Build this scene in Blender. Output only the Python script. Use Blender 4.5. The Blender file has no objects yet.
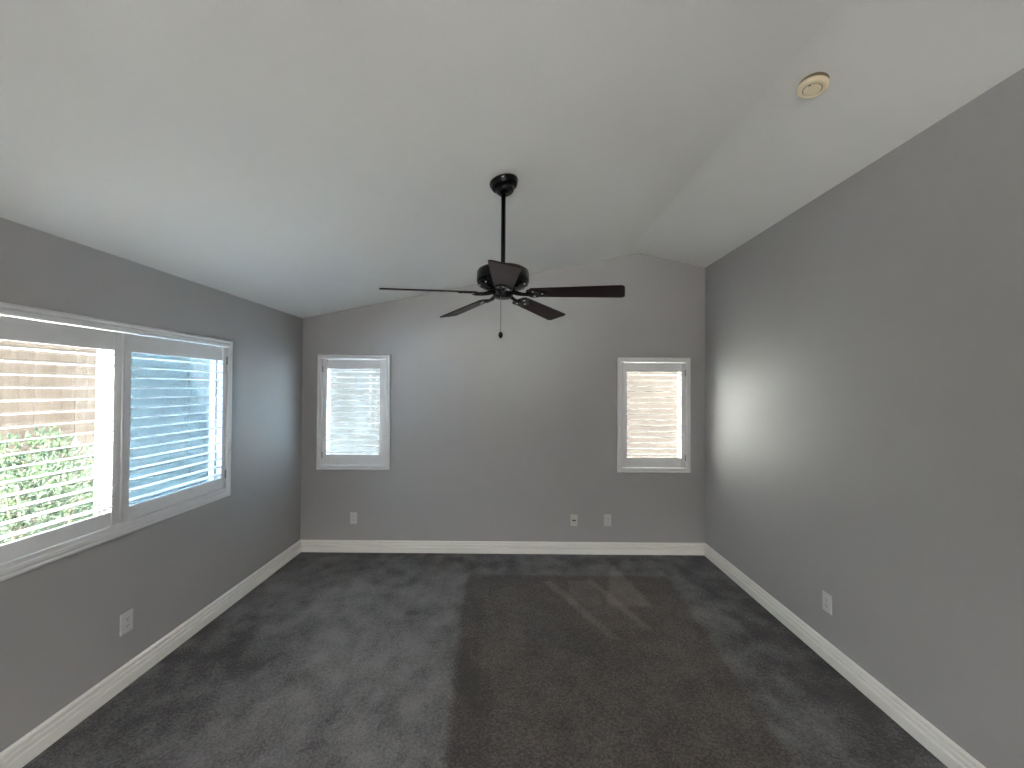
import bpy, bmesh, math, random
from mathutils import Vector, Matrix, noise
scene = bpy.context.scene
C = scene.collection
R = math.radians
PI = math.pi

# ---------------------------------------------------------------- camera
F_PX = 384.9
yaw, pit, rol = -0.0060, 0.0122, -0.0057
cam_d = bpy.data.cameras.new('camera')
cam = bpy.data.objects.new('camera', cam_d); C.objects.link(cam)
cam_d.sensor_width = 36; cam_d.lens = 36 * F_PX / 1024
cam_d.shift_x = 1.56 / 1024
cam_d.clip_start = 0.02; cam_d.clip_end = 200
def w2c(v):
    x, y, z = v
    c, s = math.cos(yaw), math.sin(yaw); x, y = c*x - s*y, s*x + c*y
    c, s = math.cos(pit), math.sin(pit); y, z = c*y + s*z, -s*y + c*z
    c, s = math.cos(rol), math.sin(rol); x, z = c*x - s*z, s*x + c*z
    return (x, y, z)
A = [w2c(e) for e in ((1,0,0), (0,1,0), (0,0,1))]         # images of the world axes
right = Vector([a[0] for a in A]); fwd = Vector([a[1] for a in A]); up = Vector([a[2] for a in A])
M = Matrix((right, up, -fwd)).transposed().to_4x4()
M.translation = (0, 0, 1.68)
cam.matrix_world = M
scene.camera = cam

# ---------------------------------------------------------------- colour management
vs = scene.view_settings
vs.view_transform = 'Standard'; vs.look = 'None'; vs.gamma = 1.0; vs.use_curve_mapping = False
scene.display_settings.display_device = 'sRGB'
vs.exposure = -0.04
cy = scene.cycles
cy.max_bounces = 16; cy.diffuse_bounces = 10; cy.glossy_bounces = 4; cy.transparent_max_bounces = 24; cy.transmission_bounces = 8
cy.sample_clamp_indirect = 60.0
cy.use_denoising = True
try: cy.denoiser = 'OPENIMAGEDENOISE'; cy.denoising_input_passes = 'RGB_ALBEDO_NORMAL'; cy.denoising_prefilter = 'ACCURATE'
except Exception: pass

# ---------------------------------------------------------------- sky
SUN = 335.0
sl = bpy.data.lights.new('sun', 'SUN'); sl.energy = SUN; sl.angle = R(0.6); sl.color = (1.0, 0.975, 0.935)
so = bpy.data.objects.new('sun', sl); C.objects.link(so)
so.rotation_euler = Vector((-0.30, -0.20, 0.85)).to_track_quat('Z', 'Y').to_euler()
SKY = 10.0
w = bpy.data.worlds.new('sky'); scene.world = w; w.use_nodes = True
nt = w.node_tree; nt.nodes.clear()
def nd(nt, t, **k):
    n = nt.nodes.new(t)
    for a, b in k.items(): setattr(n, a, b)
    return n
tc = nd(nt, 'ShaderNodeTexCoord'); sep = nd(nt, 'ShaderNodeSeparateXYZ')
nt.links.new(tc.outputs['Generated'], sep.inputs[0])
ramp = nd(nt, 'ShaderNodeValToRGB')
ramp.color_ramp.elements[0].position = 0.0; ramp.color_ramp.elements[0].color = (1.0, 0.99, 0.96, 1)
ramp.color_ramp.elements[1].position = 0.9; ramp.color_ramp.elements[1].color = (0.62, 0.74, 0.92, 1)
nt.links.new(sep.outputs['Z'], ramp.inputs[0])
# hazy glow round the sun
SUN_DIR = Vector((-0.30, -0.20, 0.85)).normalized()
dt = nd(nt, 'ShaderNodeVectorMath', operation='DOT_PRODUCT')
nt.links.new(tc.outputs['Generated'], dt.inputs[0]); dt.inputs[1].default_value = SUN_DIR
mx = nd(nt, 'ShaderNodeMath', operation='MAXIMUM'); mx.inputs[1].default_value = 0
nt.links.new(dt.outputs['Value'], mx.inputs[0])
pw = nd(nt, 'ShaderNodeMath', operation='POWER'); pw.inputs[1].default_value = 6
nt.links.new(mx.outputs[0], pw.inputs[0])
ml = nd(nt, 'ShaderNodeMath', operation='MULTIPLY_ADD'); ml.inputs[1].default_value = SKY*1.0; ml.inputs[2].default_value = SKY
nt.links.new(pw.outputs[0], ml.inputs[0])
bg = nd(nt, 'ShaderNodeBackground')
nt.links.new(ramp.outputs['Color'], bg.inputs['Color']); nt.links.new(ml.outputs[0], bg.inputs['Strength'])
wo = nd(nt, 'ShaderNodeOutputWorld'); nt.links.new(bg.outputs[0], wo.inputs[0])

# ---------------------------------------------------------------- room measures (metres; camera at x=0, y=0)
XL, XR, YB, YR = -2.18, 1.981, 3.971, -2.20       # left, right, back, rear walls
ZL, ZR, RX, RZ = 2.396, 2.940, 1.265, 3.089       # wall tops, ridge
TW = 0.13
# openings in the walls (u0, u1, z0, z1)
OPL = (1.30, 2.945, 0.905, 1.99)       # left wall, u = y
OPB1 = (-1.975, -1.305, 0.875, 1.985)  # back wall, u = x
OPB2 = (1.118, 1.782, 0.868, 1.968)
OPR = (-1.35, 1.25, 0.0, 2.06)         # rear wall opening to the added hall

# daylight portals: tell the renderer where the sky comes in (they emit nothing)
def portal(name, loc, rot, sx, sy):
    l = bpy.data.lights.new(name, 'AREA'); l.shape = 'RECTANGLE'; l.size = sx; l.size_y = sy
    l.cycles.is_portal = True
    o = bpy.data.objects.new(name, l); o.location = loc; o.rotation_euler = rot; C.objects.link(o)
portal('window_portal', (XL-0.12, (OPL[0]+OPL[1])/2, (OPL[2]+OPL[3])/2), (0, -PI/2, 0), OPL[3]-OPL[2], OPL[1]-OPL[0])
for op in (OPB1, OPB2):
    portal('window_portal', ((op[0]+op[1])/2, YB+0.12, (op[2]+op[3])/2), (-PI/2, 0, 0), op[1]-op[0], op[3]-op[2])

# ---------------------------------------------------------------- materials
def mat(name, color, rough=0.5, metal=0.0, spec=0.5):
    m = bpy.data.materials.new(name); m.use_nodes = True
    b = m.node_tree.nodes['Principled BSDF']
    b.inputs['Base Color'].default_value = (*color, 1); b.inputs['Roughness'].default_value = rough
    b.inputs['Metallic'].default_value = metal; b.inputs['Specular IOR Level'].default_value = spec
    return m
def noise_mat(name, c1, c2, scale=8, rough=0.6, bump=0.0, bscale=60, detail=4, spec=0.5, stretch=(1,1,1), bdist=0.002):
    m = mat(name, c1, rough, 0, spec); t = m.node_tree; b = t.nodes['Principled BSDF']
    co = nd(t, 'ShaderNodeTexCoord'); mp = nd(t, 'ShaderNodeMapping'); mp.inputs['Scale'].default_value = stretch
    t.links.new(co.outputs['Object'], mp.inputs['Vector'])
    n = nd(t, 'ShaderNodeTexNoise'); n.inputs['Scale'].default_value = scale; n.inputs['Detail'].default_value = detail
    t.links.new(mp.outputs[0], n.inputs['Vector'])
    r = nd(t, 'ShaderNodeValToRGB'); r.color_ramp.elements[0].position = 0.3; r.color_ramp.elements[1].position = 0.7
    r.color_ramp.elements[0].color = (*c1, 1); r.color_ramp.elements[1].color = (*c2, 1)
    t.links.new(n.outputs['Fac'], r.inputs[0]); t.links.new(r.outputs[0], b.inputs['Base Color'])
    if bump:
        n2 = nd(t, 'ShaderNodeTexNoise'); n2.inputs['Scale'].default_value = bscale; n2.inputs['Detail'].default_value = 3
        t.links.new(mp.outputs[0], n2.inputs['Vector'])
        bp = nd(t, 'ShaderNodeBump'); bp.inputs['Strength'].default_value = bump; bp.inputs['Distance'].default_value = bdist
        t.links.new(n2.outputs['Fac'], bp.inputs['Height']); t.links.new(bp.outputs[0], b.inputs['Normal'])
    return m
M_WALL = noise_mat('greige wall paint', (0.395,0.390,0.393), (0.412,0.406,0.409), 1.2, 0.55, 0.25, 90, spec=0.3)
M_CEIL = noise_mat('flat ceiling paint', (0.80,0.805,0.79), (0.83,0.835,0.82), 1.0, 0.8, 0.25, 80, spec=0.2)
M_TRIM = mat('semi gloss trim paint', (0.84,0.83,0.79), 0.45)
M_SHUT = mat('shutter white', (0.74,0.74,0.745), 0.4)
M_VINYL = mat('window vinyl', (0.40,0.385,0.355), 0.5)
M_PLATE = mat('white plastic', (0.62,0.62,0.63), 0.4)
M_ALMOND = mat('almond plastic', (0.60,0.59,0.52), 0.4)
M_SLOT = mat('slot dark', (0.05,0.05,0.05), 0.6)
M_JACK = mat('jack dark', (0.012,0.012,0.012), 0.5)
M_STEEL = mat('screw steel', (0.55,0.55,0.55), 0.35, 1.0)
M_BLACK = mat('oil rubbed black metal', (0.003,0.0029,0.0033), 0.22, 0.0, 0.35)
M_CHAIN = mat('pull chain', (0.12,0.11,0.10), 0.35, 0.9)
M_SMOKE = mat('aged detector plastic', (0.80,0.70,0.50), 0.45)
M_SMOKE2 = mat('detector gap', (0.20,0.155,0.09), 0.6)
M_WOOD = noise_mat('mahogany blade', (0.008,0.0024,0.0022), (0.024,0.006,0.0055), 9, 0.4, 0.1, 60, stretch=(1.2,14,14), spec=0.2)
M_FENCE = noise_mat('weathered cedar', (0.033,0.027,0.0225), (0.048,0.040,0.035), 3, 0.9, 0.08, 25, stretch=(6,6,0.7), spec=0.0)
M_STUCCO = noise_mat('cream stucco', (0.021,0.0175,0.0155), (0.027,0.023,0.0205), 4, 0.9, 0.5, 60, spec=0.0)
M_WHITE = noise_mat('bounce wall white', (0.31,0.307,0.298), (0.35,0.347,0.337), 4, 0.9, 0.3, 60)
M_PATIO = noise_mat('concrete', (0.74,0.73,0.70), (0.82,0.81,0.78), 2, 0.9, 0.2, 50)
M_BARK = noise_mat('bark', (0.10,0.07,0.05), (0.18,0.13,0.09), 20, 0.9)
def leaf_mat(name, c1, c2):
    m = noise_mat(name, c1, c2, 5, 0.7, spec=0.08)
    t = m.node_tree; b = t.nodes['Principled BSDF']; out = t.nodes['Material Output']
    tr = nd(t, 'ShaderNodeBsdfTranslucent'); tr.inputs[0].default_value = (c2[0]*1.1, c2[1]*1.2, c2[2]*0.8, 1)
    mxs = nd(t, 'ShaderNodeMixShader'); mxs.inputs[0].default_value = 0.35
    t.links.new(b.outputs[0], mxs.inputs[1]); t.links.new(tr.outputs[0], mxs.inputs[2]); t.links.new(mxs.outputs[0], out.inputs[0])
    return m
M_LEAF = leaf_mat('shrub leaves', (0.015,0.028,0.026), (0.042,0.056,0.040))
M_LEAF2 = leaf_mat('blue green leaves', (0.018,0.034,0.032), (0.045,0.065,0.055))
# window glass: clear with a fresnel sheen
M_GLASS = bpy.data.materials.new('window glass'); M_GLASS.use_nodes = True
t = M_GLASS.node_tree; t.nodes.clear(); o_ = nd(t, 'ShaderNodeOutputMaterial'); mm = nd(t, 'ShaderNodeMixShader')
fr = nd(t, 'ShaderNodeFresnel'); fr.inputs[0].default_value = 1.45
ta = nd(t, 'ShaderNodeBsdfTransparent'); ta.inputs[0].default_value = (0.93,0.96,0.95,1)
gl = nd(t, 'ShaderNodeBsdfGlossy'); gl.inputs['Roughness'].default_value = 0.02
ge = nd(t, 'ShaderNodeNewGeometry'); fm = nd(t, 'ShaderNodeMath', operation='SUBTRACT', use_clamp=True)
t.links.new(fr.outputs[0], fm.inputs[0]); t.links.new(ge.outputs['Backfacing'], fm.inputs[1])
t.links.new(fm.outputs[0], mm.inputs[0]); t.links.new(ta.outputs[0], mm.inputs[1]); t.links.new(gl.outputs[0], mm.inputs[2]); 
hz = nd(t, 'ShaderNodeBsdfTranslucent'); hz.inputs[0].default_value = (0.30,0.31,0.32,1); mh_ = nd(t, 'ShaderNodeMixShader'); mh_.inputs[0].default_value = 0.004
t.links.new(mm.outputs[0], mh_.inputs[1]); t.links.new(hz.outputs[0], mh_.inputs[2]); t.links.new(mh_.outputs[0], o_.inputs[0])   # film of dust
# fibreglass insect screen: part open, part blue grey thread lit by the sky
def screen_mat(name, open_col, thread, mixf):
    m = bpy.data.materials.new(name); m.use_nodes = True
    t = m.node_tree; t.nodes.clear(); o_ = nd(t, 'ShaderNodeOutputMaterial'); mm = nd(t, 'ShaderNodeMixShader'); mm.inputs[0].default_value = mixf
    ta = nd(t, 'ShaderNodeBsdfTransparent'); ta.inputs[0].default_value = (*open_col, 1)
    tr = nd(t, 'ShaderNodeBsdfTranslucent'); tr.inputs[0].default_value = (*thread, 1)
    t.links.new(ta.outputs[0], mm.inputs[1]); t.links.new(tr.outputs[0], mm.inputs[2]); t.links.new(mm.outputs[0], o_.inputs[0])
    return m
M_SCREEN = screen_mat('blue grey insect screen', (0.34,0.48,0.68), (0.026,0.050,0.070), 0.38)
M_SCREEN2 = screen_mat('grey insect screen', (0.44,0.57,0.72), (0.013,0.023,0.032), 0.18)

# ---------------------------------------------------------------- mesh helpers
def link(name, bm, m, parent=None, smooth=False, bevel=0.0, seg=2):
    me = bpy.data.meshes.new(name)
    bmesh.ops.recalc_face_normals(bm, faces=bm.faces[:])
    bm.to_mesh(me); bm.free()
    if smooth:
        for p in me.polygons: p.use_smooth = True
    if m: me.materials.append(m)
    o = bpy.data.objects.new(name, me); C.objects.link(o)
    if parent: o.parent = parent
    if bevel:
        b = o.modifiers.new('bevel', 'BEVEL'); b.width = bevel; b.segments = seg; b.limit_method = 'ANGLE'; b.angle_limit = R(40)
    return o
def box(bm, x0, x1, y0, y1, z0, z1, mtx=None):
    vs_ = [Vector((x, y, z)) for z in (z0, z1) for y in (y0, y1) for x in (x0, x1)]
    if mtx: vs_ = [mtx @ v for v in vs_]
    v = [bm.verts.new(p) for p in vs_]
    for f in ((0,1,3,2), (4,6,7,5), (0,4,5,1), (2,3,7,6), (0,2,6,4), (1,5,7,3)): bm.faces.new([v[i] for i in f])
def lathe(bm, prof, n=32, mtx=None):
    rings = []
    for r, z in prof:
        ring = []
        for i in range(n):
            a = 2*PI*i/n; p = Vector((r*math.cos(a), r*math.sin(a), z))
            if mtx: p = mtx @ p
            ring.append(bm.verts.new(p))
        rings.append(ring)
    for a, b in zip(rings, rings[1:]):
        for i in range(n): bm.faces.new((a[i], a[(i+1) % n], b[(i+1) % n], b[i]))
    bm.faces.new(rings[0]); bm.faces.new(list(reversed(rings[-1])))
def tube(bm, pts, rad, n=8):
    pts = [Vector(p) for p in pts]; rings = []
    rr = rad if isinstance(rad, (list, tuple)) else [rad]*len(pts)
    for i, p in enumerate(pts):
        d = (pts[min(i+1, len(pts)-1)] - pts[max(i-1, 0)]).normalized()
        a = d.cross(Vector((0,0,1)));
        if a.length < 1e-3: a = d.cross(Vector((1,0,0)))
        a.normalize(); b = d.cross(a)
        rings.append([bm.verts.new(p + (a*math.cos(2*PI*k/n) + b*math.sin(2*PI*k/n))*rr[i]) for k in range(n)])
    for a, b in zip(rings, rings[1:]):
        for k in range(n): bm.faces.new((a[k], a[(k+1) % n], b[(k+1) % n], b[k]))
    bm.faces.new(rings[0]); bm.faces.new(list(reversed(rings[-1])))
def prism(bm, outline, z0, z1, mtx=None):
    def V(x, y, z):
        p = Vector((x, y, z)); return mtx @ p if mtx else p
    a = [bm.verts.new(V(x, y, z0)) for x, y in outline]; b = [bm.verts.new(V(x, y, z1)) for x, y in outline]
    n = len(a)
    bm.faces.new(list(reversed(a))); bm.faces.new(b)
    for i in range(n): bm.faces.new((a[i], a[(i+1) % n], b[(i+1) % n], b[i]))
def frame_sweep(bm, u0, u1, v0, v1, prof, mtx):
    """picture frame: prof is a closed list of (inset, height) points, mitred round the rectangle u0..u1 x v0..v1"""
    rings = []
    for ins, h in prof:
        rings.append([bm.verts.new(mtx @ Vector(p)) for p in ((u0+ins, v0+ins, h), (u1-ins, v0+ins, h), (u1-ins, v1-ins, h), (u0+ins, v1-ins, h))])
    n = len(rings)
    for i in range(n):
        a, b = rings[i], rings[(i+1) % n]
        for k in range(4): bm.faces.new((a[k], a[(k+1) % 4], b[(k+1) % 4], b[k]))
def empty(name, mtx=None, label=None, cat=None, group=None):
    o = bpy.data.objects.new(name, None); C.objects.link(o); o.empty_display_size = 0.1
    if mtx is not None: o.matrix_world = mtx
    tag(o, label, cat, group); return o
def tag(o, label=None, cat=None, group=None, kind=None):
    if label: o['label'] = label
    if cat: o['category'] = cat
    if group: o['group'] = group
    if kind: o['kind'] = kind
    return o
def struct(o): o['kind'] = 'structure'; return o
def basis(origin, u, v, n):
    m = Matrix((Vector(u), Vector(v), Vector(n))).transposed().to_4x4(); m.translation = origin; return m
# wall frames: local x = along the wall, local y = up, local z = into the room
BL = basis((XL, 0, 0), (0,1,0), (0,0,1), (1,0,0))        # left wall
BB = basis((0, YB, 0), (1,0,0), (0,0,1), (0,-1,0))       # back wall
BR = basis((XR, 0, 0), (0,-1,0), (0,0,1), (-1,0,0))      # right wall: local x = -y

# ---------------------------------------------------------------- room shell
def ceil_z(x): return ZL + (RZ-ZL)*(x-XL)/(RX-XL) if x < RX else RZ + (ZR-RZ)*(x-RX)/(XR-RX)
# left wall
bm = bmesh.new()
for y0, y1, z0, z1 in ((YR-TW, OPL[0], -0.05, ZL), (OPL[1], YB+TW, -0.05, ZL), (OPL[0], OPL[1], -0.05, OPL[2]), (OPL[0], OPL[1], OPL[3], ZL)):
    box(bm, XL-TW, XL, y0, y1, z0, z1)
bmesh.ops.remove_doubles(bm, verts=bm.verts, dist=1e-5)
struct(link('wall_left', bm, M_WALL))
bm = bmesh.new(); box(bm, XR, XR+TW, YR-TW, YB+TW, -0.05, ZR); struct(link('wall_right', bm, M_WALL))
def gable_wall(name, y0, y1, ops):
    """end wall split into columns whose tops follow the vault"""
    xs = sorted({XL, RX, XR, *[o[0] for o in ops], *[o[1] for o in ops]})
    bm = bmesh.new()
    def cell(xa, xb, za0, za1, zb0, zb1):
        v = [bm.verts.new(p) for p in ((xa,y0,za0), (xb,y0,zb0), (xb,y0,zb1), (xa,y0,za1), (xa,y1,za0), (xb,y1,zb0), (xb,y1,zb1), (xa,y1,za1))]
        for f in ((0,1,2,3), (5,4,7,6), (4,0,3,7), (1,5,6,2), (3,2,6,7), (4,5,1,0)): bm.faces.new([v[i] for i in f])
    for xa, xb in zip(xs, xs[1:]):
        hit = [o for o in ops if o[0] <= xa+1e-6 and o[1] >= xb-1e-6]
        if hit:
            o = hit[0]
            if o[2] > 0: cell(xa, xb, -0.05, o[2], -0.05, o[2])
            cell(xa, xb, o[3], ceil_z(xa), o[3], ceil_z(xb))
        else: cell(xa, xb, -0.05, ceil_z(xa), -0.05, ceil_z(xb))
    return struct(link(name, bm, M_WALL))
gable_wall('wall_back', YB, YB+TW, [OPB1, OPB2])
gable_wall('wall_rear', YR-TW, YR, [OPR])
# added hall behind the camera, unseen, with two lamps to fill the room
HY = YR-TW-1.9
bm = bmesh.new()
box(bm, -1.7, -1.6, HY, YR-TW, -0.05, 2.5); box(bm, 1.6, 1.7, HY, YR-TW, -0.05, 2.5); box(bm, -1.7, 1.7, HY-0.1, HY, -0.05, 2.5)
struct(link('wall_hall', bm, M_WALL))
bm = bmesh.new(); box(bm, -1.7, 1.7, HY, YR-TW, 2.44, 2.54); struct(link('ceiling_hall', bm, M_CEIL))
bm = bmesh.new(); box(bm, -1.7, 1.7, HY, YR-TW+0.13, -0.06, -0.004); struct(link('floor_hall', bm, M_TRIM))
hl = bpy.data.lights.new('hall_fill_up', 'AREA'); hl.shape = 'DISK'; hl.size = 0.4; hl.energy = 245; hl.color = (1.0, 0.965, 0.93)  # added uplight: soft fill off the hall ceiling
ho = bpy.data.objects.new('hall_fill_up', hl); ho.location = (0, HY+0.9, 1.75); ho.rotation_euler = (PI, 0, 0); C.objects.link(ho)
hl2 = bpy.data.lights.new('hall_fill_down', 'AREA'); hl2.shape = 'DISK'; hl2.size = 0.5; hl2.energy = 190; hl2.color = (1.0, 0.95, 0.89)  # added fill for the floor and lower end wall
ho2 = bpy.data.objects.new('hall_fill_down', hl2); ho2.location = (0, HY+0.7, 2.42); C.objects.link(ho2)
# vaulted ceiling with a softly rounded drywall ridge
bm = bmesh.new()
pts = [(XL-TW, ceil_z(XL)-TW*0.2)]
pts += [(RX-0.30, ceil_z(RX-0.30))]
for k in range(1, 8):
    tt = k/8; p0, p1, p2 = (RX-0.12, ceil_z(RX-0.12)), (RX, RZ), (RX+0.12, ceil_z(RX+0.12))
    pts.append(((1-tt)**2*p0[0]+2*tt*(1-tt)*p1[0]+tt*tt*p2[0], (1-tt)**2*p0[1]+2*tt*(1-tt)*p1[1]+tt*tt*p2[1]+0.004))
pts += [(XR+TW, ceil_z(XR)-TW*0.2)]
lo = [[bm.verts.new((x, y, z)) for x, z in pts] for y in (YR-TW, YB+TW)]
hi = [[bm.verts.new((x, y, z+0.15)) for x, z in pts] for y in (YR-TW, YB+TW)]
for i in range(len(pts)-1):
    bm.faces.new((lo[0][i], lo[0][i+1], lo[1][i+1], lo[1][i])); bm.faces.new((hi[0][i], hi[1][i], hi[1][i+1], hi[0][i+1]))
    for s in (0, 1): bm.faces.new((lo[s][i], lo[s][i+1], hi[s][i+1], hi[s][i]))
for i in (0, -1): bm.faces.new((lo[0][i], lo[1][i], hi[1][i], hi[0][i]))
struct(link('ceiling', bm, M_CEIL))

# added eaves outside, unseen: keep sun and high sky off the louvres
bm = bmesh.new(); box(bm, XL-TW-0.72, XL-TW, YR-0.6, YB+0.85, 2.44, 2.58); box(bm, XL-TW, XR+0.9, YB+TW, YB+0.85, 2.44, 2.58)
struct(link('roof_sunshade', bm, M_TRIM))

# ---------------------------------------------------------------- carpet
def sstep(a, b, x):
    if a == b: return float(x > a)
    tt = max(0, min(1, (x-a)/(b-a))); return tt*tt*(3-2*tt)
def poly_in(x, y, P, soft=0.02):
    """soft membership of a convex polygon, counter-clockwise"""
    d = 1e9
    for (xa, ya), (xb, yb) in zip(P, P[1:]+P[:1]):
        ex, ey = xb-xa, yb-ya; L = math.hypot(ex, ey)
        d = min(d, (ex*(y-ya)-ey*(x-xa))/L)
    return sstep(-soft, soft, d)
# brushed nap left by the vacuum cleaner: (polygon, change of shade)
BRUSH = [([(-0.25,0.9),(1.22,0.9),(1.40,3.50),(-0.40,3.50)], -0.26),
         ([(1.02,3.15),(1.18,3.15),(1.36,3.62),(0.98,3.62)], -0.10),
         ([(0.66,2.62),(0.74,2.62),(0.35,3.40),(0.28,3.40)], 0.36),
         ([(0.92,2.75),(1.00,2.72),(0.72,3.42),(0.66,3.42)], 0.38),
         ([(0.74,3.02),(1.10,3.02),(0.99,3.70),(0.95,3.70)], 0.40),
         ([(0.44,3.02),(0.72,3.02),(0.70,3.42),(0.50,3.42)], 0.22),
         ([(-0.15,2.45),(0.10,2.45),(0.04,3.15),(-0.12,3.15)], 0.06),
         ([(-0.35,2.2),(-0.17,2.0),(-0.24,3.42),(-0.40,3.42)], -0.12),
         ([(-0.30,1.75),(-0.10,1.7),(-0.12,2.3),(-0.32,2.5)], -0.16),
         ([(1.45,2.85),(1.62,2.85),(1.58,3.35),(1.42,3.35)], 0.12)]
def pile_tone(x, y):
    v = 0.0
    for P, a in BRUSH: v += a*poly_in(x, y, P, 0.015 if a > 0 else 0.02)
    n1 = noise.fractal(Vector((x*2.1, y*2.1, 3.3)), 1.0, 2.0, 3)
    n2 = noise.fractal(Vector((x*7+y*2.0, y*6-x*1.5, 9.1)), 1.0, 2.0, 4)
    inb = poly_in(x, y, BRUSH[0][0], 0.05)
    v += n1*(0.26-0.14*inb) + n2*(0.40-0.26*inb)
    n3 = noise.noise(Vector((x*11, y*9, 1.7)))
    if n3 > 0.42: v -= 0.25*(n3-0.42)/0.3*(1-inb)
    v -= 0.26*sstep(1.15, 1.8, x) + 0.14*sstep(3.45, 3.9, y) + 0.30*sstep(-1.15, -1.8, x)*(1-sstep(2.2, 3.2, y))  # broad tone: darker toward right, back and near left
    v += 0.16*poly_in(x, y, [(-1.7,1.9),(-0.55,1.7),(-0.55,3.3),(-1.5,3.3)], 0.35)  # broad lighter area left of centre
    return v, inb
GX, GY = 0.025, 0.025
nx, ny = int((XR-XL+0.04)/GX)+1, int((YB-YR+0.04)/GY)+1
bm = bmesh.new(); lay = bm.verts.layers.float_color.new('pile_tone')
grid = []
for j in range(ny+1):
    row = []
    for i in range(nx+1):
        x = XL-0.02+(XR-XL+0.04)*i/nx; y = YR-0.02+(YB-YR+0.04)*j/ny
        v, inb = pile_tone(x, y)
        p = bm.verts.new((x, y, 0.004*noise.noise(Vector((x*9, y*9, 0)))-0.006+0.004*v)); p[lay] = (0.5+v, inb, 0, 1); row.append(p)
    grid.append(row)
for j in range(ny):
    for i in range(nx): bm.faces.new((grid[j][i], grid[j][i+1], grid[j+1][i+1], grid[j+1][i]))
M_CARPET = mat('cut pile carpet', (0.1,0.1,0.1), 0.95, 0, 0.1)
t = M_CARPET.node_tree; b = t.nodes['Principled BSDF']
b.inputs['Sheen Weight'].default_value = 0.15; b.inputs['Sheen Roughness'].default_value = 0.6
at = nd(t, 'ShaderNodeAttribute'); at.attribute_name = 'pile_tone'; sp = nd(t, 'ShaderNodeSeparateXYZ'); t.links.new(at.outputs['Vector'], sp.inputs[0])
co = nd(t, 'ShaderNodeTexCoord')
n1 = nd(t, 'ShaderNodeTexNoise'); n1.inputs['Scale'].default_value = 90; n1.inputs['Detail'].default_value = 5; n1.inputs['Roughness'].default_value = 0.7
t.links.new(co.outputs['Object'], n1.inputs['Vector'])
ma = nd(t, 'ShaderNodeMath', operation='MULTIPLY_ADD'); ma.inputs[1].default_value = 2.4; ma.inputs[2].default_value = -1.2
t.links.new(n1.outputs['Fac'], ma.inputs[0])
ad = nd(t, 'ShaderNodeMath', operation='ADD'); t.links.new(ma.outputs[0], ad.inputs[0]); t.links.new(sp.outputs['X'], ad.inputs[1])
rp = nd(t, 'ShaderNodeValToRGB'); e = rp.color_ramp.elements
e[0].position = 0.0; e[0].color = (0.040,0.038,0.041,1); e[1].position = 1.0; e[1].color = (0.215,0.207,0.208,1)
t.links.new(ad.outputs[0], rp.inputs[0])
wm = nd(t, 'ShaderNodeMix', data_type='RGBA', blend_type='MULTIPLY'); wm.inputs[0].default_value = 1
t.links.new(rp.outputs[0], wm.inputs[6])
wr = nd(t, 'ShaderNodeMix', data_type='RGBA'); wr.inputs[6].default_value = (1,1,1,1); wr.inputs[7].default_value = (1.0,0.88,0.77,1)
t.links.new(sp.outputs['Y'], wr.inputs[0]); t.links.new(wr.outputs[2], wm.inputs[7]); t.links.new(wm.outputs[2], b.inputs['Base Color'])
bp = nd(t, 'ShaderNodeBump'); bp.inputs['Strength'].default_value = 0.9; bp.inputs['Distance'].default_value = 0.012
t.links.new(n1.outputs['Fac'], bp.inputs['Height']); t.links.new(bp.outputs[0], b.inputs['Normal'])
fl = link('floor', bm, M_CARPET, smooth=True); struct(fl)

# ---------------------------------------------------------------- baseboards (stepped colonial profile)
BASE = [(0,-0.005), (0.023,-0.005), (0.023,0.0490), (0.0165,0.0550), (0.003,0.0555), (0.003,0.0600), (0.0175,0.0610), (0.0175,0.0770), (0.0125,0.0820),
        (0.002,0.0825), (0.002,0.0865), (0.0130,0.0875), (0.0130,0.1020), (0.0060,0.1120), (0,0.113)]
def baseboard(name, mtx, u0, u1, m0, m1):
    """m0, m1: mitre the ends (1) or cut square (0)"""
    bm = bmesh.new(); a = []; b_ = []
    for d, z in BASE:
        a.append(bm.verts.new(mtx @ Vector((u0+d*m0, z, d)))); b_.append(bm.verts.new(mtx @ Vector((u1-d*m1, z, d))))
    n = len(a); bm.faces.new(a); bm.faces.new(list(reversed(b_)))
    for i in range(n): bm.faces.new((a[i], b_[i], b_[(i+1) % n], a[(i+1) % n]))
    struct(link(name, bm, M_TRIM))
baseboard('baseboard_left', BL, YR, YB, 1, 1)
baseboard('baseboard_back', BB, XL, XR, 1, 1)
baseboard('baseboard_right', BR, -YB, -YR, 1, 1)

# ---------------------------------------------------------------- windows (vinyl units in the walls)
def window(name, mtx, u0, u1, v0, v1, mullion=None, screen_side=None, sm=None):
    """vinyl frame set near the outside of the opening; children glass and screen"""
    bm = bmesh.new()
    prof = [(0.0,-0.125), (0.0,-0.062), (0.018,-0.062), (0.018,-0.078), (0.034,-0.080), (0.034,-0.125)]
    frame_sweep(bm, u0, u1, v0, v1, prof, mtx)
    if mullion is not None:
        a, b_ = mullion; box(bm, a, b_, v0+0.02, v1-0.02, -0.118, -0.072, mtx)
        box(bm, a-0.010, a+0.004, v0+0.02, v1-0.02, -0.112, -0.084, mtx)
    w_ = struct(link(name, bm, M_VINYL, bevel=0.002))
    bm = bmesh.new(); box(bm, u0+0.03, u1-0.03, v0+0.03, v1-0.03, -0.104, -0.100, mtx); link('glass', bm, M_GLASS, w_)
    if screen_side:
        a, b_ = screen_side; bm = bmesh.new(); 
        vv = [bm.verts.new(mtx @ Vector(p)) for p in ((a,v0+0.03,-0.1165), (b_,v0+0.03,-0.1165), (b_,v1-0.03,-0.1165), (a,v1-0.03,-0.1165))]; bm.faces.new(vv)
        link('screen', bm, sm or M_SCREEN, w_)
    return w_
window('window_1', BL, *OPL, mullion=(2.112, 2.172), screen_side=(2.172, 2.912))
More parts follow.
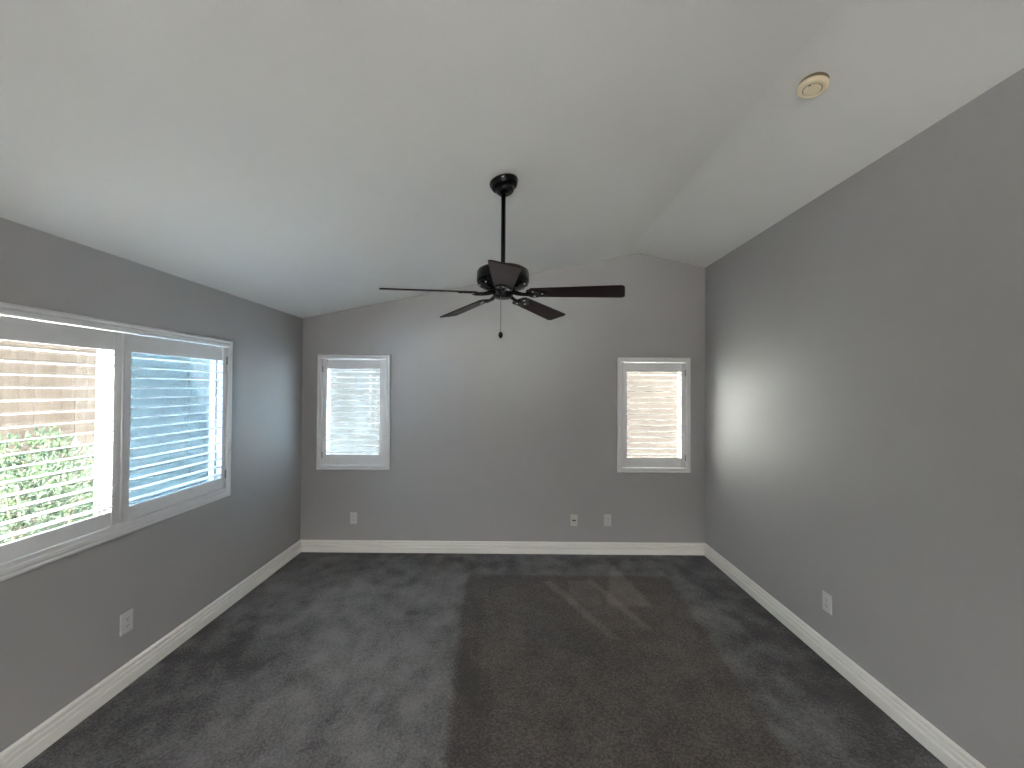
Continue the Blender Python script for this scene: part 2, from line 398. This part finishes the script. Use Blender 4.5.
window('window_2', BB, *OPB1, screen_side=(OPB1[0]+0.03, OPB1[1]-0.03), sm=M_SCREEN2)
window('window_3', BB, *OPB2)

# ---------------------------------------------------------------- plantation shutters
# stepped moulding: (inset from outer edge, height off the wall)
def frame_profile(wd):
    return [(0,0.0), (0,0.016), (0.004,0.021), (0.012,0.024), (0.020,0.021), (0.024,0.021), (0.030,0.026), (wd-0.005,0.026), (wd,0.022), (wd,-0.03), (wd-0.012,-0.03), (wd-0.012,0.0)]
def louver(bm, mtx, u0, u1, vc, tilt):
    """one elliptical blade"""
    prof = [(0.032,-0.0021), (0.032,0.0021), (0.020,0.0031), (0,0.0036), (-0.020,0.0031), (-0.032,0.0021), (-0.032,-0.0021), (-0.020,-0.0031), (0,-0.0036), (0.020,-0.0031)]; n = len(prof)
    c, s = math.cos(tilt), math.sin(tilt)
    ra = []; rb = []
    for d, h in prof:
        dz, dy = d*c - h*s, d*s + h*c
        ra.append(bm.verts.new(mtx @ Vector((u0, vc+dy, -0.002+dz)))); rb.append(bm.verts.new(mtx @ Vector((u1, vc+dy, -0.002+dz))))
    bm.faces.new(ra); bm.faces.new(list(reversed(rb)))
    for i in range(n): bm.faces.new((ra[i], rb[i], rb[(i+1) % n], ra[(i+1) % n]))
def shutter(mtx, outer, fw, panels, v0, v1, oz0, oz1, label, tilt, hinge_sides, nl=15, ledge=0):
    """outer: frame rectangle; panels: [(u0,u1, stile0, stile1)]; v0,v1 panel bottom/top; oz0,oz1 louvre opening"""
    root = empty('plantation_shutter', Matrix.Translation(mtx @ Vector(((outer[0]+outer[1])/2, outer[2], 0))), label, 'window shutter', 'white plantation shutters')
    inv = Matrix.Translation(-root.matrix_world.translation); mt = inv @ mtx
    bm = bmesh.new(); frame_sweep(bm, *outer, frame_profile(fw), mt); 
    if ledge: box(bm, outer[0]+0.045, outer[1]-0.045, outer[2]+0.045, ledge, -0.028, 0.0215, mt)
    link('outer_frame', bm, M_SHUT, root)
    for k, (a, b_, s0, s1) in enumerate(panels):
        bm = bmesh.new()
        box(bm, a, a+s0, v0, v1, -0.014, 0.014, mt); box(bm, b_-s1, b_, v0, v1, -0.014, 0.014, mt)
        box(bm, a+s0+0.0012, b_-s1-0.0012, v0, oz0, -0.013, 0.0115, mt); box(bm, a+s0+0.0012, b_-s1-0.0012, oz1, v1, -0.013, 0.0115, mt)
        pn = link('shutter_panel', bm, M_SHUT, root, bevel=0.0015)
        bm = bmesh.new(); p = (oz1-oz0)/nl
        for i in range(nl): louver(bm, mt, a+s0+0.003, b_-s1-0.003, oz0+p*(i+0.5), tilt)
        link('louvers', bm, M_SHUT, pn)
        hs = hinge_sides[k]
        hu = a-0.001 if hs < 0 else b_+0.001
        for vv in (v0+0.10, v1-0.10):
            bm = bmesh.new(); m_ = mt @ Matrix.Translation((hu, vv, 0.018)) @ Matrix.Rotation(PI/2, 4, 'X')
            lathe(bm, [(0.0035,-0.032), (0.0035,0.032)], 12, m_); box(bm, hu-0.008, hu+0.008, vv-0.028, vv+0.028, 0.0140, 0.0165, mt)
            link('hinge', bm, M_STEEL if False else M_HINGE, pn)
    return root
M_HINGE = mat('painted hinge', (0.30,0.30,0.31), 0.4, 0.3)
TILT = R(2)
s_big = shutter(BL, (1.296, 2.954, 0.850, 2.035), 0.052, [(1.350, 2.1225, 0.038, 0.045), (2.1275, 2.900, 0.045, 0.038)], 0.9255, 1.979, 1.000, 1.877,
    'wide white two-panel plantation shutter on the side wall with a view of fence and shrub', TILT, (-1, 1), ledge=0.921)
# meeting bead where the two panels close
bm = bmesh.new(); mt = Matrix.Translation(-s_big.matrix_world.translation) @ BL
m_ = mt @ Matrix.Translation((2.125, 1.4515, 0.0135)) @ Matrix.Rotation(PI/2, 4, 'X')
lathe(bm, [(0.0065,-0.524), (0.0065,0.524)], 12, m_); link('meeting_bead', bm, M_SHUT, s_big, smooth=True)
shutter(BB, (-2.014, -1.262, 0.836, 2.024), 0.050, [(-1.960, -1.316, 0.044, 0.052)], 0.891, 1.970, 0.990, 1.877,
    'narrow white plantation shutter on the end wall near the wide window, with a bluish view', TILT, (-1,))
shutter(BB, (1.078, 1.823, 0.829, 2.008), 0.050, [(1.132, 1.770, 0.042, 0.042)], 0.884, 1.953, 0.981, 1.863,
    'narrow white shutter on the end wall beside the windowless wall, with a cream view', TILT, (1,))

# ---------------------------------------------------------------- ceiling fan
FX, FY = -0.057, 2.112
FZ = ceil_z(FX)
fan = empty('ceiling_fan', Matrix.Translation((FX, FY, 0)), 'black five-blade ceiling fan with dark wood blades hanging on a downrod', 'ceiling fan')
slope = math.atan2(RZ-ZL, RX-XL)
mc = Matrix.Translation((0, 0, FZ)) @ Matrix.Rotation(-slope, 4, 'Y')
bm = bmesh.new()
lathe(bm, [(0.079,0.001), (0.080,-0.010), (0.074,-0.016), (0.075,-0.022), (0.069,-0.034), (0.058,-0.040), (0.050,-0.042), (0.051,-0.047), (0.048,-0.056), (0.040,-0.066), (0.028,-0.072), (0.012,-0.074)], 48, mc)
link('canopy', bm, M_BLACK, fan, smooth=True)
HUB = 2.215      # blade iron plane
bm = bmesh.new(); lathe(bm, [(0.0125,FZ-0.06), (0.0125,2.356), (0.017,2.352), (0.019,2.340)], 24)
link('downrod', bm, M_BLACK, fan, smooth=True)
bm = bmesh.new()
MD = Matrix.Translation((0, 0, 2.288)) @ Matrix.Diagonal((1, 1, 0.80, 1)) @ Matrix.Translation((0, 0, -2.315))
lathe(bm, [(0.030,2.384), (0.090,2.382), (0.124,2.374), (0.138,2.364), (0.143,2.350), (0.144,2.300), (0.143,2.284), (0.136,2.276), (0.138,2.270), (0.133,2.262), (0.112,2.250), (0.100,2.246), (0.095,2.240), (0.060,2.238)], 64, MD)
mh = link('motor_housing', bm, M_BLACK, fan, smooth=True)
for k in range(10):
    a = 2*PI*(k+0.3)/10; m_ = Matrix.Translation((0.128*math.cos(a), 0.128*math.sin(a), 2.243)) @ Matrix.Rotation(a, 4, 'Z') @ Matrix.Rotation(R(150), 4, 'Y')
    bm = bmesh.new(); lathe(bm, [(0.0055,-0.003), (0.0055,0.002), (0.003,0.004)], 12, m_); link('screw', bm, M_STEEL, mh, smooth=True)
bm = bmesh.new()
lathe(bm, [(0.060,2.229), (0.066,2.225), (0.066,2.212), (0.060,2.209), (0.057,2.200), (0.055,2.192), (0.050,2.188), (0.051,2.183), (0.042,2.177), (0.012,2.175)], 40)
link('switch_housing', bm, M_BLACK, fan, smooth=True)
def blade_outline(r0, r1, w0, w1):
    P = []; rc = 0.022
    P += [(r0+0.012, -w0/2), (r1-rc, -w1/2)]
    for k in range(1, 6):
        a = -PI/2 + k*PI/2/6; P.append((r1-rc+rc*math.cos(a), -w1/2+rc+rc*math.sin(a)))
    P += [(r1, -w1/2+rc), (r1, w1/2-rc)]
    for k in range(1, 6):
        a = k*PI/2/6; P.append((r1-rc+rc*math.cos(a), w1/2-rc+rc*math.sin(a)))
    P += [(r1-rc, w1/2), (r0+0.012, w0/2), (r0, w0/2-0.012), (r0, -w0/2+0.012)]
    return P
ANG = [-87.9, -16.5, 55.5, 127.5, 199.5]
for a in ANG:
    root_m = Matrix.Rotation(R(a), 4, 'Z') @ Matrix.Translation((0, 0, 2.207)) @ Matrix.Rotation(R(4.2 if a < -80 else 3.2), 4, 'Y') @ Matrix.Rotation(R(-12), 4, 'X')
    bm = bmesh.new(); prism(bm, blade_outline(0.155, 0.645, 0.098, 0.134), -0.003, 0.003)
    bl = link('fan_blade', bm, M_WOOD, fan, bevel=0.0015); bl.matrix_local = root_m
    # cast iron bracket: arm, shaped plate under the blade, screws
    bm = bmesh.new()
    arm = [(0.055,0,0.004), (0.085,0,-0.004), (0.110,0,-0.009), (0.135,0,-0.010), (0.155,0,-0.009), (0.175,0,-0.007)]
    inv = Matrix.Rotation(R(12), 4, 'X')
    tube(bm, [inv @ Vector(p) for p in arm], [0.013,0.012,0.010,0.010,0.011,0.009], 10)
    pl = []
    for k in range(28):
        q = 2*PI*k/28; rr = 1+0.16*math.cos(3*q); pl.append((0.185+0.056*rr*math.cos(q), 0.044*rr*math.sin(q)))
    prism(bm, pl, -0.0085, -0.0032)
    bi = link('blade_iron', bm, M_BLACK, bl, bevel=0.001)
    for sx, sy in ((0.222,0), (0.175,0.026), (0.175,-0.026)):
        bm = bmesh.new(); lathe(bm, [(0.006,-0.0084), (0.0055,-0.0105), (0.002,-0.0118)], 12, Matrix.Translation((sx, sy, 0))); link('screw', bm, M_STEEL, bl, smooth=True)
bm = bmesh.new(); z = 2.176
while z > 1.983:
    bmesh.ops.create_uvsphere(bm, u_segments=8, v_segments=6, radius=0.0019, matrix=Matrix.Translation((-0.010, -0.040, z))); z -= 0.0033
tube(bm, [(-0.010,-0.040,2.190), (-0.010,-0.040,1.982)], 0.0008, 6)
pc = link('pull_chain', bm, M_CHAIN, fan, smooth=True)
bm = bmesh.new(); lathe(bm, [(0.003,2.005), (0.008,2.001), (0.0115,1.995), (0.0125,1.988), (0.0115,1.981), (0.008,1.975), (0.003,1.969)], 20, Matrix.Translation((-0.010,-0.040,-0.018)))
link('chain_fob', bm, M_BLACK, pc, smooth=True)

# ---------------------------------------------------------------- smoke detector
SX, SY = 1.352, 1.730
sl2 = math.atan2(ZR-RZ, XR-RX)
ms = Matrix.Translation((SX, SY, ceil_z(SX))) @ Matrix.Rotation(-sl2, 4, 'Y') @ Matrix.Scale(0.90, 4)
sd = empty('smoke_detector', ms, 'round yellowed smoke detector on the sloping ceiling', 'smoke detector')
bm = bmesh.new(); lathe(bm, [(0.062,0.001), (0.062,-0.004), (0.055,-0.005), (0.055,-0.013)], 48); link('mounting_base', bm, M_SMOKE2, sd, smooth=True)
bm = bmesh.new(); lathe(bm, [(0.058,-0.009), (0.058,-0.0185), (0.05,-0.019)], 48); link('vent_gap', bm, M_SMOKE2, sd, smooth=True)
bm = bmesh.new(); lathe(bm, [(0.062,-0.0180), (0.0665,-0.0185), (0.0665,-0.030), (0.063,-0.036), (0.055,-0.0395), (0.042,-0.041), (0.041,-0.0385), (0.0385,-0.0385), (0.0375,-0.0420), (0.030,-0.0445), (0.010,-0.0455)], 48)
cv = link('cover', bm, M_SMOKE, sd, smooth=True)
bm = bmesh.new(); lathe(bm, [(0.0409,-0.0386), (0.0386,-0.0386), (0.0386,-0.0392), (0.0409,-0.0392)], 48); link('ring_groove', bm, M_SMOKE2, cv)
bm = bmesh.new(); lathe(bm, [(0.005,-0.040), (0.005,-0.0455), (0.003,-0.0465)], 16, Matrix.Translation((-0.030,-0.022,0.004))); link('indicator', bm, M_SLOT, cv)

# ---------------------------------------------------------------- outlets and jack
def plate(mtx, u, v, mtl, name, label, cat, kind, group=None):
    root = empty(name, mtx @ Matrix.Translation((u, v, 0)), label, cat, group)
    bm = bmesh.new(); w2, h2 = 0.036, 0.0585
    P = [(-w2,-h2), (w2,-h2), (w2,h2), (-w2,h2)]
    lo_ = [bm.verts.new((x, y, -0.001)) for x, y in P]; mi = [bm.verts.new((x, y, 0.003)) for x, y in P]; tp = [bm.verts.new((x*0.91, y*0.945, 0.0058)) for x, y in P]
    bm.faces.new(lo_[::-1]); bm.faces.new(tp)
    for a_, b_ in ((lo_, mi), (mi, tp)):
        for i in range(4): bm.faces.new((a_[i], a_[(i+1) % 4], b_[(i+1) % 4], b_[i]))
    cp = link('cover_plate', bm, mtl, root, bevel=0.001)
    if kind == 'duplex':
        for s in (-1, 1):
            bm = bmesh.new(); ol = []
            for k in range(24):
                q = 2*PI*k/24; ol.append((0.0165*math.cos(q), max(-0.0125, min(0.0125, 0.0168*math.sin(q)))+s*0.0195))
            prism(bm, ol, 0.004, 0.0076); rc_ = link('receptacle', bm, mtl, root)
            bm = bmesh.new()
            box(bm, -0.0078, -0.0052, s*0.0195-0.001, s*0.0195+0.0085, 0.0070, 0.0079)
            box(bm, 0.0052, 0.0078, s*0.0195-0.001, s*0.0195+0.0070, 0.0070, 0.0079)
            lathe(bm, [(0.0028,0.0070), (0.0028,0.0079)], 10, Matrix.Translation((0, s*0.0195-0.0075, 0)))
            link('slot', bm, M_SLOT, rc_)
        bm = bmesh.new(); lathe(bm, [(0.0032,0.0055), (0.003,0.0068), (0.001,0.0071)], 12); link('screw', bm, mtl, root)
    else:
        for s in (-1, 1):
            bm = bmesh.new(); ol = [(s*0.0095+0.0085*math.cos(2*PI*k/16), 0.0085*math.sin(2*PI*k/16)) for k in range(16)]
            prism(bm, ol, 0.004, 0.0085); link('jack', bm, M_JACK, root)
        for s in (-1, 1):
            bm = bmesh.new(); lathe(bm, [(0.0032,0.0055), (0.003,0.0068), (0.001,0.0071)], 12, Matrix.Translation((0, s*0.042, 0))); link('screw', bm, mtl, root)
    return root
G_O = 'white duplex outlets'
plate(BL, 2.182, 0.346, M_PLATE, 'wall_outlet', 'white duplex power outlet on the side wall below the wide shuttered window', 'outlet', 'duplex', G_O)
plate(BB, -1.630, 0.340, M_PLATE, 'wall_outlet', 'white duplex power outlet on the end wall below the narrow bluish window', 'outlet', 'duplex', G_O)
plate(BB, 0.636, 0.334, M_ALMOND, 'cable_jack', 'almond wall plate with two black jacks, beside the white outlet on the end wall', 'wall jack', 'jack')
plate(BB, 0.980, 0.336, M_PLATE, 'wall_outlet', 'white duplex power outlet on the end wall next to the almond jack plate', 'outlet', 'duplex', G_O)
plate(BR, -2.442, 0.350, M_PLATE, 'wall_outlet', 'white duplex power outlet low on the long windowless wall', 'outlet', 'duplex', G_O)

# ---------------------------------------------------------------- outside
bm = bmesh.new(); box(bm, -14, 14, -9, 16, -0.30, -0.16); struct(link('ground', bm, M_PATIO))
def fence(name, p0, p1, h, label, rnd, zb=-0.16):
    p0, p1 = Vector((*p0, 0)), Vector((*p1, 0)); L = (p1-p0).length; d = (p1-p0).normalized()
    m_ = basis(p0 + Vector((0,0,zb)), d, Vector((-d.y, d.x, 0)), (0,0,1))
    root = empty(name, Matrix.Translation(p0 + Vector((0,0,zb))), label, 'fence'); mt = Matrix.Translation(-root.matrix_world.translation) @ m_
    bm = bmesh.new(); x = 0
    while x < L-0.05:
        hh = h + rnd.uniform(-0.012, 0.012); yy = rnd.uniform(-0.003, 0.003)
        box(bm, x, x+0.136, yy, yy+0.018, 0.03, hh, mt); x += 0.1378
    link('boards', bm, M_FENCE, root)
    for zz in (0.35, 1.0, 1.65):
        bm = bmesh.new(); box(bm, 0, L, -0.042, -0.004, zz, zz+0.088, mt); link('rail', bm, M_FENCE, root)
    x = 0.1
    while x < L:
        bm = bmesh.new(); box(bm, x, x+0.09, -0.135, -0.043, 0, h-0.05, mt); link('post', bm, M_FENCE, root); x += 2.4
    return root
rnd = random.Random(4)
fence('wooden_fence', (-5.5, 9.2), (-5.5, -0.6), 2.45, 'weathered tan board fence seen through the wide shuttered window', rnd)
fence('wooden_fence', (-1.95, 6.4), (-5.35, 6.4), 2.35, 'board fence seen through the narrow bluish window', rnd)
# neighbour's sunlit stucco garden wall behind the right-hand window
bm = bmesh.new(); box(bm, 1.55, 6.4, 5.9, 6.1, -0.16, 2.30); box(bm, 1.51, 6.44, 5.86, 6.14, 2.30, 2.37)
tag(link('garden_wall', bm, M_STUCCO, bevel=0.01), 'cream stucco garden wall seen through the narrow right-hand window', 'garden wall')
# added white wall and roof, unseen: bounces sun onto the right wall
bm = bmesh.new(); box(bm, -1.85, 1.45, 6.6, 9.5, -0.16, 4.2)
struct(link('wall_bounce', bm, M_WHITE))
bm = bmesh.new(); v = [bm.verts.new(p) for p in ((-2.1,6.3,4.1), (1.7,6.3,4.1), (1.7,9.8,4.1), (-2.1,9.8,4.1), (-2.1,8.05,5.2), (1.7,8.05,5.2))]
for f in ((0,1,2,3), (0,1,5,4), (3,2,5,4), (0,4,3), (1,2,5)): bm.faces.new([v[i] for i in f])
struct(link('roof_added', bm, M_BARK))
def shrub(loc, rx, ry, rz, n, m, label, seed, size=0.05):
    rn = random.Random(seed)
    root = empty('shrub', Matrix.Translation(loc), label, 'shrub')
    bm = bmesh.new()
    for _ in range(n):
        while True:
            p = Vector((rn.uniform(-1,1), rn.uniform(-1,1), rn.uniform(-1,1)))
            if 0.25 < p.length < 1: break
        k = 0.85+0.3*noise.noise(p*2.1+Vector((seed,0,0)))
        q = Vector((p.x*rx*k, p.y*ry*k, rz+p.z*rz*k))
        dr = (p.normalized()+Vector((rn.uniform(-.8,.8), rn.uniform(-.8,.8), rn.uniform(-.4,.9)))).normalized()
        sd_ = dr.cross(Vector((rn.uniform(-1,1), rn.uniform(-1,1), rn.uniform(-1,1)))).normalized(); s = size*rn.uniform(0.7,1.3); nn = dr.cross(sd_)*s*0.15
        v = [bm.verts.new(q), bm.verts.new(q+dr*s*0.5+sd_*s*0.28-nn), bm.verts.new(q+dr*s), bm.verts.new(q+dr*s*0.5-sd_*s*0.28-nn), bm.verts.new(q+dr*s*0.5)]
        bm.faces.new((v[0], v[1], v[4])); bm.faces.new((v[1], v[2], v[4])); bm.faces.new((v[2], v[3], v[4])); bm.faces.new((v[3], v[0], v[4]))
    link('foliage', bm, m, root)
    bm = bmesh.new()
    for _ in range(9):
        a = rn.uniform(0, 2*PI); tube(bm, [(0.03*math.cos(a),0.03*math.sin(a),-0.01), (rx*0.3*math.cos(a), ry*0.3*math.sin(a), rz*0.7), (rx*0.7*math.cos(a), ry*0.7*math.sin(a), rz*1.5)], [0.016,0.011,0.004], 6)
    link('stem', bm, M_BARK, root)
shrub((-3.75, 2.98, -0.16), 0.42, 0.58, 0.78, 5200, M_LEAF, 'leafy green shrub in front of the tan fence outside the wide window', 3)
